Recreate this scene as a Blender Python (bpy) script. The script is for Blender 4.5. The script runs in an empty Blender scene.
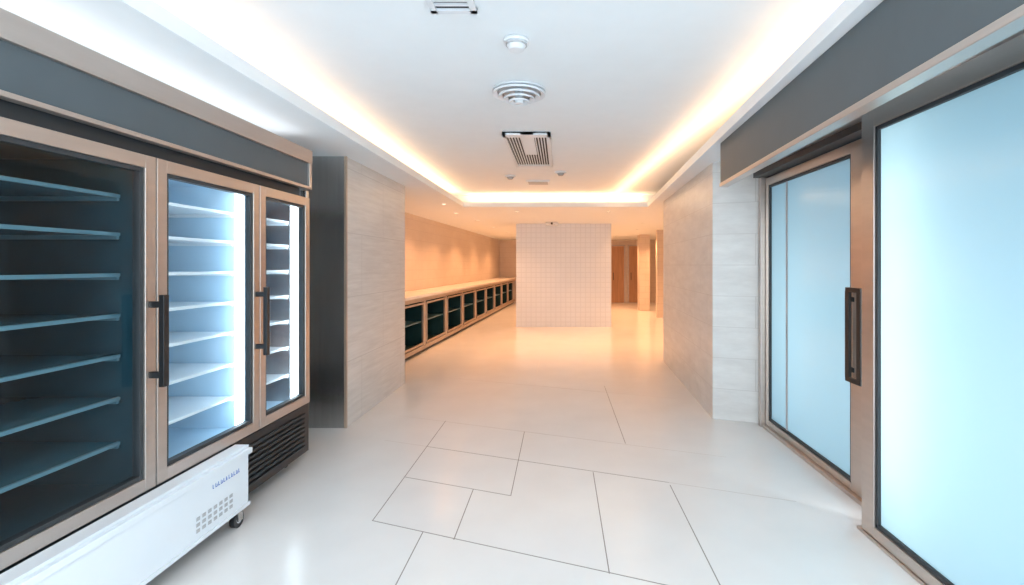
import bpy, bmesh, math, random
from mathutils import Vector, Matrix
scene=bpy.context.scene
F=500.0
scene.view_settings.view_transform='Standard'
scene.view_settings.look='None'

# ------------------------------------------------------------------ materials
def newmat(name):
    m=bpy.data.materials.new(name); m.use_nodes=True
    nt=m.node_tree; b=nt.nodes['Principled BSDF']
    return m,nt,b
def plain(name,col,rough=.5,metal=0,noise=.03,scale=6,emis=None,es=0,coat=0,stretch=(1,1,1),bump=0):
    m,nt,b=newmat(name)
    tc=nt.nodes.new('ShaderNodeTexCoord'); mp=nt.nodes.new('ShaderNodeMapping')
    mp.inputs['Scale'].default_value=stretch
    nz=nt.nodes.new('ShaderNodeTexNoise'); nz.inputs['Scale'].default_value=scale; nz.inputs['Detail'].default_value=4
    cr=nt.nodes.new('ShaderNodeValToRGB')
    cr.color_ramp.elements[0].position=.3; cr.color_ramp.elements[1].position=.7
    cr.color_ramp.elements[0].color=tuple(max(0,c*(1-noise)) for c in col)+(1,)
    cr.color_ramp.elements[1].color=tuple(min(1,c*(1+noise)) for c in col)+(1,)
    nt.links.new(tc.outputs['Object'],mp.inputs[0]); nt.links.new(mp.outputs[0],nz.inputs['Vector'])
    nt.links.new(nz.outputs['Fac'],cr.inputs[0]); nt.links.new(cr.outputs[0],b.inputs['Base Color'])
    b.inputs['Roughness'].default_value=rough; b.inputs['Metallic'].default_value=metal
    b.inputs['Coat Weight'].default_value=coat
    return m
def tiled(name,c1,c2,mortar,bw,bh,msize,offset=.5,rough=.35,streak=(1.0,1.0,14.0),nscale=2.0):
    m,nt,b=newmat(name)
    tc=nt.nodes.new('ShaderNodeTexCoord'); sep=nt.nodes.new('ShaderNodeSeparateXYZ')
    nt.links.new(tc.outputs['Object'],sep.inputs[0])
    add=nt.nodes.new('ShaderNodeMath'); add.operation='ADD'
    nt.links.new(sep.outputs[0],add.inputs[0]); nt.links.new(sep.outputs[1],add.inputs[1])
    cb=nt.nodes.new('ShaderNodeCombineXYZ'); nt.links.new(add.outputs[0],cb.inputs[0]); nt.links.new(sep.outputs[2],cb.inputs[1])
    br=nt.nodes.new('ShaderNodeTexBrick'); br.offset=offset; br.inputs['Scale'].default_value=1
    br.inputs['Brick Width'].default_value=bw; br.inputs['Row Height'].default_value=bh
    br.inputs['Mortar Size'].default_value=msize; br.inputs['Mortar Smooth'].default_value=.2
    nt.links.new(cb.outputs[0],br.inputs['Vector'])
    mp=nt.nodes.new('ShaderNodeMapping'); mp.inputs['Scale'].default_value=streak
    nz=nt.nodes.new('ShaderNodeTexNoise'); nz.inputs['Scale'].default_value=nscale; nz.inputs['Detail'].default_value=8; nz.inputs['Roughness'].default_value=.65
    nt.links.new(tc.outputs['Object'],mp.inputs[0]); nt.links.new(mp.outputs[0],nz.inputs['Vector'])
    cr=nt.nodes.new('ShaderNodeValToRGB'); cr.color_ramp.elements[0].position=.3; cr.color_ramp.elements[1].position=.7
    cr.color_ramp.elements[0].color=c1+(1,); cr.color_ramp.elements[1].color=c2+(1,)
    nt.links.new(nz.outputs['Fac'],cr.inputs[0])
    mx=nt.nodes.new('ShaderNodeMix'); mx.data_type='RGBA'
    nt.links.new(br.outputs['Fac'],mx.inputs[0]); nt.links.new(cr.outputs[0],mx.inputs[6]); mx.inputs[7].default_value=mortar+(1,)
    nt.links.new(mx.outputs[2],b.inputs['Base Color'])
    b.inputs['Roughness'].default_value=rough
    return m
def schlick(nt,f0=.04):
    lw=nt.nodes.new('ShaderNodeLayerWeight'); lw.inputs['Blend'].default_value=.5
    p=nt.nodes.new('ShaderNodeMath'); p.operation='POWER'; p.inputs[1].default_value=5
    nt.links.new(lw.outputs['Facing'],p.inputs[0])
    a=nt.nodes.new('ShaderNodeMath'); a.operation='MULTIPLY_ADD'; a.inputs[1].default_value=1-f0; a.inputs[2].default_value=f0
    nt.links.new(p.outputs[0],a.inputs[0]); return a.outputs[0]
def glass(name,tint=(.90,.965,.985),rough=.03,f0=.035):
    m,nt,b=newmat(name); nt.nodes.remove(b)
    out=nt.nodes['Material Output']
    tr=nt.nodes.new('ShaderNodeBsdfTransparent'); tr.inputs[0].default_value=tint+(1,)
    gl=nt.nodes.new('ShaderNodeBsdfGlossy'); gl.inputs['Roughness'].default_value=rough
    mx=nt.nodes.new('ShaderNodeMixShader')
    nt.links.new(schlick(nt,f0),mx.inputs[0]); nt.links.new(tr.outputs[0],mx.inputs[1]); nt.links.new(gl.outputs[0],mx.inputs[2])
    nt.links.new(mx.outputs[0],out.inputs[0]); return m
def frosted(name):
    m,nt,b=newmat(name); nt.nodes.remove(b)
    out=nt.nodes['Material Output']
    tl=nt.nodes.new('ShaderNodeBsdfTranslucent'); tl.inputs[0].default_value=(.60,.83,.88,1)
    df=nt.nodes.new('ShaderNodeBsdfDiffuse'); df.inputs[0].default_value=(.30,.43,.48,1)
    gl=nt.nodes.new('ShaderNodeBsdfGlossy'); gl.inputs['Roughness'].default_value=.14
    m1=nt.nodes.new('ShaderNodeMixShader'); m1.inputs[0].default_value=.4
    m2=nt.nodes.new('ShaderNodeMixShader')
    nt.links.new(tl.outputs[0],m1.inputs[1]); nt.links.new(df.outputs[0],m1.inputs[2])
    nt.links.new(schlick(nt,.04),m2.inputs[0]); nt.links.new(m1.outputs[0],m2.inputs[1]); nt.links.new(gl.outputs[0],m2.inputs[2])
    nt.links.new(m2.outputs[0],out.inputs[0]); return m
def emit(name,col,s):
    m,nt,b=newmat(name)
    b.inputs['Base Color'].default_value=col+(1,)
    b.inputs['Emission Color'].default_value=col+(1,); b.inputs['Emission Strength'].default_value=s
    return m

M={}
M['ceil']=plain('ceiling_paint',(.88,.93,.97),.7,noise=.01)
M['floor']=plain('floor_porcelain',(.82,.81,.80),.2,noise=.025,scale=2.5)
M['joint']=plain('grout',(.28,.26,.24),.7)
M['jointl']=plain('grout_light',(.55,.52,.49),.6)
M['stone']=tiled('travertine_tile',(.60,.585,.565),(.75,.74,.72),(.55,.535,.52),1.2,.6,.004)
M['stoneR']=tiled('travertine_tile_light',(.65,.635,.62),(.77,.76,.745),(.60,.58,.56),.6,.3,.003,streak=(1.5,1.5,6))
M['mosaic']=tiled('white_mosaic',(.74,.79,.86),(.79,.84,.91),(.695,.745,.81),.12,.12,.010,offset=0,streak=(1,1,1))
M['beige']=tiled('beige_wall_tile',(.70,.585,.49),(.76,.65,.56),(.62,.51,.43),.4,.2,.004,streak=(1,1,2))
M['wall']=plain('wall_paint',(.75,.74,.72),.6)
M['bronze']=plain('champagne_bronze',(.58,.52,.48),.32,.85,noise=.04,scale=3,stretch=(1,1,8))
M['slate']=plain('slate_panel',(.085,.108,.122),.45,.0,noise=.03)
M['black']=plain('black_plastic',(.012,.013,.015),.35,noise=.1)
M['gasket']=plain('gasket',(.03,.035,.04),.5)
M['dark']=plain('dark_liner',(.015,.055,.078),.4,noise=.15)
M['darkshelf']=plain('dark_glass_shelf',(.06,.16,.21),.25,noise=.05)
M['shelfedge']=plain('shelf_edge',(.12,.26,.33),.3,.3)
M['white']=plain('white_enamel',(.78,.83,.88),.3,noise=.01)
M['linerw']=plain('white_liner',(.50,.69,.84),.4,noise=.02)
M['steel']=plain('brushed_steel',(.48,.48,.48),.24,.95,noise=.06,scale=4,stretch=(14,14,.3))
M['csteel']=plain('counter_bronze_frame',(.50,.39,.31),.3,.5,noise=.05)
M['marble']=plain('counter_marble',(.86,.80,.74),.25,noise=.06,scale=3)
M['teal']=plain('teal_liner',(.015,.05,.052),.3,noise=.2)
M['wood']=plain('wood_door',(.52,.29,.16),.4,noise=.12,scale=3,stretch=(8,8,.6))
M['blue']=plain('blue_label',(.05,.15,.5),.4)
M['coprefl']=plain('copper_reflection',(.62,.30,.15),.3,.8)  # copper tone of the reflections painted inside the dark bays
M['glass']=glass('clear_glass')
M['frost']=frosted('frosted_glass')
M['led']=emit('led_cool',(.80,.92,1.0),9)
M['ledwarm']=emit('lamp_warm',(1,.70,.42),5)
M['copfill']=emit('amber_fill',(1,.42,.16),3.5)  # glow for the strips added in the dark bays
M['grey']=plain('grey_plastic',(.45,.46,.48),.5)
M['vdark']=plain('vent_dark',(.03,.03,.035),.7)

# ------------------------------------------------------------------ builder
class B:
    def __init__(s,name):
        s.name=name; s.bm=bmesh.new(); s.mats=[]
    def mi(s,k):
        if k not in s.mats: s.mats.append(k)
        return s.mats.index(k)
    def prism(s,pts,z0,z1,k):
        i=s.mi(k)
        a=[s.bm.verts.new((x,y,z0)) for x,y in pts]; b=[s.bm.verts.new((x,y,z1)) for x,y in pts]
        n=len(pts); fs=[s.bm.faces.new(a[::-1]),s.bm.faces.new(b)]
        for j in range(n): fs.append(s.bm.faces.new((a[j],a[(j+1)%n],b[(j+1)%n],b[j])))
        for f in fs: f.material_index=i
        return s
    def box(s,x0,x1,y0,y1,z0,z1,k):
        if x0>x1:x0,x1=x1,x0
        if y0>y1:y0,y1=y1,y0
        if z0>z1:z0,z1=z1,z0
        return s.prism([(x0,y0),(x1,y0),(x1,y1),(x0,y1)],z0,z1,k)
    def pane(s,x,y0,y1,z0,z1,k):
        i=s.mi(k)
        f=s.bm.faces.new([s.bm.verts.new(p) for p in ((x,y0,z0),(x,y1,z0),(x,y1,z1),(x,y0,z1))]); f.material_index=i
        return s
    def cyl(s,c,r,h,k,axis='z',r2=None,seg=32):
        i=s.mi(k)
        R={'z':Matrix.Identity(4),'x':Matrix.Rotation(math.pi/2,4,'Y'),'y':Matrix.Rotation(math.pi/2,4,'X')}[axis]
        o=bmesh.ops.create_cone(s.bm,cap_ends=True,segments=seg,radius1=r,radius2=r if r2 is None else r2,depth=h,matrix=Matrix.Translation(c)@R)
        fs={f for v in o['verts'] for f in v.link_faces}
        for f in fs:
            f.material_index=i
            if len(f.verts)==4: f.smooth=True
        return s
    def ring(s,c,r1,r2,h,k,seg=48,dz=0):
        i=s.mi(k); x,y,z=c
        def loop(r,zz): return [s.bm.verts.new((x+r*math.cos(2*math.pi*t/seg),y+r*math.sin(2*math.pi*t/seg),zz)) for t in range(seg)]
        L=[loop(r1,z-dz),loop(r2,z),loop(r2,z+h),loop(r1,z+h-dz)]
        for q in range(4):
            A=L[q];Bq=L[(q+1)%4]
            for t in range(seg):
                f=s.bm.faces.new((A[t],A[(t+1)%seg],Bq[(t+1)%seg],Bq[t])); f.material_index=i
        return s
    def done(s,bevel=0,loc=None,rotz=0,parent=None):
        bmesh.ops.recalc_face_normals(s.bm,faces=s.bm.faces)
        me=bpy.data.meshes.new(s.name); s.bm.to_mesh(me); s.bm.free()
        for k in s.mats: me.materials.append(M[k])
        ob=bpy.data.objects.new(s.name,me); scene.collection.objects.link(ob)
        if loc: ob.location=loc
        ob.rotation_euler[2]=rotz
        if bevel:
            md=ob.modifiers.new('bevel','BEVEL'); md.width=bevel; md.segments=2; md.limit_method='ANGLE'
        if parent: ob.parent=parent
        return ob

def area(name,loc,rot,sx,sy,power,col,parent=None):
    l=bpy.data.lights.new(name,'AREA'); l.shape='RECTANGLE'; l.size=sx; l.size_y=sy; l.energy=power; l.color=col
    o=bpy.data.objects.new(name,l); scene.collection.objects.link(o); o.location=loc; o.rotation_euler=rot
    return o
def spot(name,loc,power,col,angle=110,r=.06):
    l=bpy.data.lights.new(name,'SPOT'); l.energy=power; l.color=col; l.spot_size=math.radians(angle); l.spot_blend=.6; l.shadow_soft_size=r
    o=bpy.data.objects.new(name,l); scene.collection.objects.link(o); o.location=loc
    return o

# ------------------------------------------------------------------ shell
YB=20.0
fl=B('floor').box(-4.2,6,-4,YB+.2,-.1,0,'floor').done()
jt=B('floor_joints')
def joint(p,q,w=.006,k='joint'):
    p=Vector(p);q=Vector(q);d=(q-p).normalized();n=Vector((-d.y,d.x))*w/2
    jt.prism([tuple(p-n),tuple(q-n),tuple(q+n),tuple(p+n)],-.001,.0006,k)
SL=-.37
def cross(x0,y0,xa,xb,w=.006,k='joint'): joint((xa,y0+SL*(xa-x0)),(xb,y0+SL*(xb-x0)),w,k)
joint((-1.10,2.93),(-1.10,4.81)); joint((-.77,2.81),(-.77,1.6)); joint((-.58,2.73),(-.58,3.35))
joint((-.32,3.25),(-.32,4.5)); joint((.24,2.43),(.24,3.62)); joint((.75,1.3),(.75,3.41))
cross(-1.09,2.93,-1.1,.95); cross(-.59,3.35,-1.1,-.32); cross(-1.12,4.14,-1.1,.75)
cross(-1.12,4.14,-1.5,-1.1,k='jointl'); cross(-1.12,4.14,.75,1.5,k='jointl')
k='jointl'
cross(-1.15,4.81,-1.6,-1.1,k=k); cross(-1.15,4.81,-1.1,1.3,k=k)
joint((.55,4.2),(.55,6.2)); joint((-.32,5.9),(-.32,8.5),k=k)
cross(0,6.1,-1.5,1.3,k=k)
jt.done(parent=fl)

def xr(y): return 1.15+(y-1.89)*.0537
ce=B('ceiling')
ZC=2.5; ZT=2.58; ZR=2.74
ce.prism([(-4.2,-4),(-1.66,-4),(-1.66,8.6),(-4.2,8.6)],ZC,ZT,'ceil')
ce.prism([(xr(-4),-4),(6,-4),(6,8.6),(xr(8.6),8.6)],ZC,ZT,'ceil')
ce.box(-4.2,6,8.6,YB+.2,ZC,ZT,'ceil')
ce.box(-1.66,1.0,-4,-3.4,ZC,ZT,'ceil')
ce.box(-2.0,1.95,-4,9.0,ZR,ZR+.08,'ceil')
ce.box(-1.99,-1.93,-4,9.0,ZT,ZR,'ceil')
ce.prism([(xr(-4)+.27,-4),(xr(-4)+.33,-4),(xr(9)+.33,9),(xr(9)+.27,9)],ZT,ZR,'ceil')
ce.box(-2.0,1.95,8.88,8.95,ZT,ZR,'ceil')
ce.done()

B('wall_left').box(-2.95,-2.80,-4,4.6,0,ZC,'wall').done()
ANG=-math.atan(.0495)
B('wall_rear_left').box(-.15,0,-.9,12.9,0,ZC,'beige').done(loc=(-3.05,7.29,0),rotz=ANG)
B('wall_back').box(-4.2,6,YB,YB+.15,0,ZC,'beige').done()
B('wall_right').box(5.6,5.75,7.9,YB,0,ZC,'beige').done()
B('wall_rear_right').box(2.2,5.6,7.75,7.9,0,ZC,'stoneR').done()
B('column_left').box(-3.3,-1.97,4.62,6.35,0,ZC,'stone').box(-3.3,-1.98,4.60,4.62,0,ZC,'steel').box(-1.985,-1.962,4.595,4.615,0,ZC,'csteel').done()
B('column_right').prism([(1.49,4.88),(1.92,4.72),(2.9,4.72),(2.9,7.74),(1.63,7.89)],0,ZC,'stoneR').done()
B('partition_panel').box(-1.06,1.24,12.1,12.6,0,ZC,'mosaic').done()
B('pillar').box(2.6,2.95,16.4,16.8,0,ZC,'beige').done(.01)
B('wall_corridor').box(2.75,5.6,14.2,14.35,0,ZC,'beige').done()
def wdoor(name,a,b):
    d=B(name)
    d.box(a,b,YB-.06,YB-.005,0.005,2.25,'wood').box(a-.05,a,YB-.08,YB-.005,0.005,2.3,'bronze').box(b,b+.05,YB-.08,YB-.005,0.005,2.3,'bronze').box(a-.05,b+.05,YB-.08,YB-.005,2.25,2.3,'bronze').box(a+.07,a+.09,YB-.1,YB-.06,.9,1.2,'black')
    d.done()
wdoor('door_1',2.05,2.55); wdoor('door_2',2.75,3.4)

# ------------------------------------------------------------------ left display fridge
X=-1.92; XB=-2.74
doors=[(.38,1.38,'d'),(1.38,2.38,'d'),(2.38,3.2,'w'),(3.2,3.84,'w')]
fr=B('glass_door_display_fridge')
z0,z1=.45,2.01
fr.box(XB,X-.06,.36,3.86,2.01,2.07,'slate').box(XB,X-.06,.36,3.86,.40,.45,'slate').box(XB,XB+.03,.36,3.86,.45,2.01,'slate')
for y in (.36,3.82): fr.box(XB,X-.02,y,y+.04,.40,2.07,'steel')
for (a,b,t) in doors:
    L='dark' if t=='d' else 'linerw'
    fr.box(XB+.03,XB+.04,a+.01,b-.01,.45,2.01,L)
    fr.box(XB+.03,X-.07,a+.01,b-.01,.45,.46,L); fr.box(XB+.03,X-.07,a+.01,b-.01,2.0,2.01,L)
    zs=[.66,.87,1.07,1.26,1.45,1.64,1.82]
    for z in zs:
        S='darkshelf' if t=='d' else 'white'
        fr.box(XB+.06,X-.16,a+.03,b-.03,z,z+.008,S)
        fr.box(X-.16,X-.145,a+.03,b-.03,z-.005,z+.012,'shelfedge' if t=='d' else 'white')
        for yy in (a+.03,b-.045): fr.box(XB+.06,X-.15,yy,yy+.015,z-.02,z,'shelfedge' if t=='d' else 'white')
    if t=='d':
        fr.box(X-.20,X-.17,a+.05,b-.05,1.975,1.995,'copfill')  # added glowing strip, tints the dark interior amber
        for z in (1.91,1.95): fr.box(XB+.045,XB+.055,a+.03,b-.03,z,z+.012,'coprefl')  # warm reflections on the liner back, painted as copper strips
for y,k in ((1.38,'dark'),(2.38,'dark'),(3.2,'linerw')):
    fr.box(XB+.03,X-.07,y-.012,y+.012,.45,2.01,k)
fr.box(XB+.04,X-.08,2.392,2.396,.46,2.0,'linerw')
for (a,b,t) in doors:
    for yy in (a+.25,b-.25): fr.box(XB+.04,XB+.055,yy-.012,yy+.012,.47,1.98,'shelfedge' if t=='d' else 'white')
for (a,b,t) in doors:
    g=.004; w=.06; a2,b2=a+g,b-g
    fr.box(X-.05,X,a2,a2+w,z0,z1,'bronze').box(X-.05,X,b2-w,b2,z0,z1,'bronze')
    fr.box(X-.05,X,a2+w,b2-w,z1-w,z1,'bronze').box(X-.05,X,a2+w,b2-w,z0,z0+w,'bronze')
    q=.02
    fr.box(X-.045,X-.008,a2+w,a2+w+q,z0+w,z1-w,'gasket').box(X-.045,X-.008,b2-w-q,b2-w,z0+w,z1-w,'gasket')
    fr.box(X-.045,X-.008,a2+w+q,b2-w-q,z1-w-q,z1-w,'gasket').box(X-.045,X-.008,a2+w+q,b2-w-q,z0+w,z0+w+q,'gasket')
    fr.pane(X-.024,a2+w,b2-w,z0+w,z1-w,'glass')
for y in (1.35,2.345,3.165):
    fr.box(X+.05,X+.075,y-.016,y+.016,.93,1.36,'black')
    for z in (.97,1.30): fr.box(X,X+.055,y-.012,y+.012,z,z+.03,'black')
fr.box(X-.35,X+.01,.36,3.80,2.09,2.36,'slate')
fr.box(X-.36,X+.03,.36,3.82,2.27,2.37,'bronze')
fr.box(X-.02,X+.025,.36,3.82,2.075,2.095,'bronze')
fr.box(X-.02,X+.025,3.785,3.82,2.09,2.30,'bronze')
fr.box(X-.30,X-.05,.36,3.78,2.0,2.09,'gasket')  # dark box paints the shade in the gap under the header
for (y) in (3.13,2.45,3.77,3.25):
    fr.box(X-.105,X-.075,y-.018,y+.018,.50,1.97,'led')
fr.box(X-.12,X-.09,2.45,3.15,1.975,1.995,'led')
fr.box(XB,X-.03,.36,3.84,.08,.40,'black')
fr.box(X-.03,X-.01,2.95,3.84,.08,.44,'black')
for i in range(8): fr.box(X-.01,X+.006,3.05,3.76,.13+i*.034,.145+i*.034,'gasket')
for y in (.5,2.2,3.7):
    fr.cyl((X-.12,y,.04),.04,.03,'black','x'); fr.cyl((XB+.1,y,.04),.04,.03,'black','x')
    fr.box(X-.14,X-.10,y-.02,y+.02,.05,.09,'steel')
fr.done(.003)

bs=B('chest_cooler_base')
bx=-1.82
bs.box(-1.90,bx,.36,2.92,.12,.40,'white').box(-1.90,bx+.012,.36,2.94,.40,.43,'white').box(-1.91,bx-.01,.36,2.94,.43,.445,'white')
bs.box(bx-.03,bx+.006,.36,2.93,.10,.12,'white')
for i in range(7):
    for j in range(3): bs.box(bx,bx+.003,2.50+i*.042,2.525+i*.042,.155+j*.03,.173+j*.03,'grey')
y=2.62
for i in range(11):
    w=.014 if i%5 else .008
    bs.box(bx,bx+.002,y,y+.003,.325,.348,'blue'); bs.box(bx,bx+.002,y,y+w,.325,.329,'blue')
    if i%2: bs.box(bx,bx+.002,y+w-.003,y+w,.325,.340,'blue')
    y+=.021
for yy in (.6,1.7,2.86):
    bs.cyl((bx-.03,yy,.045),.045,.028,'black','x'); bs.cyl((bx-.03,yy,.045),.02,.034,'grey','x')
    bs.box(bx-.055,bx-.045,yy-.02,yy+.02,.04,.10,'steel'); bs.box(bx-.015,bx-.005,yy-.02,yy+.02,.04,.10,'steel')
bs.done(.004)

# ------------------------------------------------------------------ right sliding frosted doors
rt=B('sliding_door_freezer')
def slide(x,a,b,z0,z1,wl,wr,wt,wb):
    t=.05
    rt.box(x,x+t,b-wl,b,z0,z1,'bronze').box(x,x+t,a,a+wr,z0,z1,'bronze')
    rt.box(x,x+t,a+wr,b-wl,z1-wt,z1,'bronze').box(x,x+t,a+wr,b-wl,z0,z0+wb,'bronze')
    q=.022
    rt.box(x+.008,x+t-.01,b-wl-q,b-wl,z0+wb,z1-wt,'gasket').box(x+.008,x+t-.01,a+wr,a+wr+q,z0+wb,z1-wt,'gasket')
    rt.box(x+.008,x+t-.01,a+wr,b-wl,z1-wt-q,z1-wt,'gasket').box(x+.008,x+t-.01,a+wr,b-wl,z0+wb,z0+wb+q,'gasket')
    rt.pane(x+.026,a+wr,b-wl,z0+wb,z1-wt,'frost')
slide(1.90,3.06,4.62,.03,2.30,.05,.21,.07,.05)
slide(1.70,.55,2.82,.02,2.35,.11,.1,.1,.06)
rt.box(1.918,1.925,4.22,4.25,.08,2.23,'grey')
rt.box(1.68,1.99,.5,4.66,2.36,2.42,'bronze').box(1.80,1.99,2.9,4.66,2.31,2.36,'gasket')
rt.box(1.69,1.99,.5,4.66,2.42,2.495,'gasket')
rt.box(1.86,1.99,4.63,4.69,.0,2.36,'bronze')
rt.box(1.87,1.99,2.9,4.62,.0,.028,'bronze').box(1.69,1.80,.5,2.85,.0,.018,'bronze')
rt.box(1.75,1.90,2.79,2.83,.0,2.36,'bronze')
rt.box(2.85,2.88,.5,4.69,0.0,2.45,'linerw').box(1.99,2.88,4.66,4.69,0.0,2.45,'linerw').box(1.99,2.88,.5,.53,0.0,2.45,'linerw')
rt.box(1.99,2.88,.5,4.69,2.42,2.46,'linerw').box(1.99,2.88,.5,4.69,0.0,.02,'linerw')
for yy in (3.14,3.02): rt.box(1.80,1.82,yy-.022,yy+.022,.79,1.34,'black')
rt.box(1.80,1.82,3.0,3.16,.77,.80,'black').box(1.80,1.82,3.0,3.16,1.33,1.36,'black')
rt.box(1.825,1.84,3.04,3.12,.80,1.33,'bronze')
for z in (.83,1.27): rt.box(1.82,1.90,3.10,3.15,z,z+.03,'black')
rt.done(.003)
fa=B('door_canopy_fascia')
fa.prism([(1.315,4.1),(1.15,.3),(1.21,.3),(1.375,4.1)],2.17,2.498,'slate')
fa.prism([(1.310,4.11),(1.145,.3),(1.215,.3),(1.38,4.11)],2.14,2.17,'bronze')
fa.done(.003)

area('freezer_lamp',(2.80,1.9,.9),(0,math.radians(90),0),1.4,2.4,20,(.97,.99,1))
area('freezer_lamp_b',(2.80,4.1,1.0),(0,math.radians(90),0),1.7,.8,12,(.97,.99,1))
area('freezer_lamp_c',(2.1,2.64,1.2),(0,math.radians(90),0),2.0,.05,7,(.97,.99,1))

# ------------------------------------------------------------------ refrigerated counter
ct=B('undercounter_fridge_row')
L=12.6; bay=1.33
ct.box(-.64,.03,0,L,.95,1.0,'marble')
ct.box(-.64,-.60,0,L,.0,.95,'teal'); ct.box(-.60,-.02,0,L,.06,.12,'teal'); ct.box(-.55,-.06,0,L,0,.06,'black')
ct.box(-.04,0,0,L,.88,.95,'csteel'); ct.box(-.04,0,0,L,.06,.13,'csteel'); ct.box(-.60,0,0,.03,.06,.95,'csteel')
ct.box(-.60,-.03,0,L,.9,.95,'teal')
n=int(L/bay)
for i in range(n+1):
    y=i*bay
    ct.box(-.60,-.04,max(0,y-.05),min(L,y+.05),.06,.95,'teal')
    ct.box(-.04,0,max(0,y-.05),min(L,y+.05),.06,.95,'csteel')
    if i<n:
        ct.box(-.55,-.05,y+.05,y+bay-.05,.52,.54,'shelfedge')
        a,b=y+.07,y+bay-.07
        ct.box(-.02,.012,a,a+.03,.15,.86,'csteel').box(-.02,.012,b-.03,b,.15,.86,'csteel').box(-.02,.012,a,b,.83,.86,'csteel').box(-.02,.012,a,b,.15,.18,'csteel')
ct.done(.003,loc=(-2.394,7.29,0),rotz=ANG)

# ------------------------------------------------------------------ ceiling fittings
Z=ZR
B('smoke_detector').cyl((-.24,2.75,Z-.012),.07,.022,'white').cyl((-.24,2.75,Z-.04),.04,.04,'white',r2=.06).ring((-.24,2.75,Z-.035),.05,.058,.008,'grey').done()
rd=B('round_ceiling_diffuser'); c=(-.29,3.55)
rd.cyl((c[0],c[1],Z-.006),.19,.01,'white')
for i,r in enumerate((.185,.147,.108,.07)):
    rd.ring((c[0],c[1],Z-.035-.018*i),r-.028,r,.014,'white',dz=-.012)
    rd.ring((c[0],c[1],Z-.02-.015*i),r-.038,r-.029,.003,'grey')
rd.cyl((c[0],c[1],Z-.05),.03,.09,'white'); rd.done()
vg=B('ceiling_air_grille')
x0,x1,y0,y1=-.54,-.09,4.65,6.2
vg.box(x0,x1,y0,y1,Z-.012,Z-.001,'vdark')
for (a,b) in ((x0,x0+.03),(x1-.03,x1)): vg.box(a,b,y0,y1,Z-.03,Z-.001,'white')
for (a,b) in ((y0,y0+.1),(y1-.1,y1)): vg.box(x0,x1,a,b,Z-.03,Z-.001,'white')
vg.box(-.37,-.25,y0,y1-.7,Z-.028,Z-.001,'white')
for i in range(14):
    xx=x0+.045+i*.028
    vg.box(xx,xx+.010,y0+.1,y1-.1,Z-.026,Z-.005,'white')
vg.done()
v2=B('ceiling_air_grille'); 
v2.box(-.60,-.42,1.95,2.40,Z-.012,Z-.001,'vdark')
for (a,b,c_,d_) in ((-.62,-.59,1.93,2.42),(-.43,-.40,1.93,2.42),(-.62,-.40,1.93,1.96),(-.62,-.40,2.39,2.42)): v2.box(a,b,c_,d_,Z-.025,Z-.001,'white')
for i in range(10): v2.box(-.6,-.42,1.98+i*.04,1.995+i*.04,Z-.022,Z-.004,'white')
v2.done()
for (x,y) in ((-.69,6.95),(.01,6.66)):
    B('ceiling_sensor').cyl((x,y,Z-.01),.075,.02,'white').cyl((x,y,Z-.035),.03,.03,'grey',r2=.05).done()
B('ceiling_access_panel').box(-.5,-.15,7.3,7.6,Z-.02,Z-.001,'white').box(-.47,-.18,7.33,7.57,Z-.024,Z-.018,'grey').done()
B('ceiling_projector').box(-.33,-.05,11.6,11.9,ZC-.07,ZC-.001,'white').cyl((-.19,11.59,ZC-.035),.025,.02,'vdark','y').done(.01)

WARM=(1,.48,.22)
for (x,y,p,an) in ((-1.9,8.2,70,140),(-2.0,9.6,95,140),(-1.85,11.2,115,140),(-1.75,13.2,135,140),(-1.6,15.3,135,140),(-1.5,17.6,135,140),
                (2.3,9.6,230,140),(2.0,12,230,140),(2.2,14.2,210,140),(3.2,15.5,160,140),(1.9,17,220,140),(-.8,9.3,100,95),(.9,9.3,100,95),(.1,16.5,110,140)):  # the two narrow-beam ones are added to warm the floor
    B('recessed_downlight').ring((x,y,ZC-.008),.03,.05,.008,'white').cyl((x,y,ZC-.002),.03,.003,'ledwarm').done()
    spot('downlight_lamp',(x,y,ZC-.02),p,WARM,an)

# ------------------------------------------------------------------ cove + fill lighting
CW=(1,.55,.26)
up=math.pi
area('cove_light_left',(-1.80,2.5,ZT+.02),(up,0,0),.06,12.2,28,CW)
a=math.atan(.0537)
area('cove_light_right',(xr(2.5)+.13,2.5,ZT+.02),(up,0,a),.06,12.2,28,CW)
area('cove_light_back',(-.07,8.76,ZT+.02),(up,0,0),3.1,.06,10,CW)
area('rear_fill_light',(-.3,-2.2,ZR-.02),(0,0,0),1.6,1.6,160,(.93,.97,1))  # added fill for the room, unseen behind the camera
area('fridge_top_fill',(-2.10,2.05,2.375),(up,0,0),.30,3.5,4,(.92,.96,1))  # added hidden fill, brightens the soffit above the fridge

w=bpy.data.worlds.new('world'); scene.world=w; w.use_nodes=True
w.node_tree.nodes['Background'].inputs[0].default_value=(.80,.92,1,1)
w.node_tree.nodes['Background'].inputs[1].default_value=5.0

# ------------------------------------------------------------------ camera
cam=bpy.data.cameras.new('camera'); co=bpy.data.objects.new('camera',cam); scene.collection.objects.link(co)
cam.sensor_width=36; cam.lens=F/1024*36
cam.shift_x=-(560-512)/1024; cam.shift_y=-(292.5-265)/1024
co.location=(0,0,1.5); co.rotation_euler=(math.pi/2,0,0)
cam.clip_start=.02
scene.camera=co
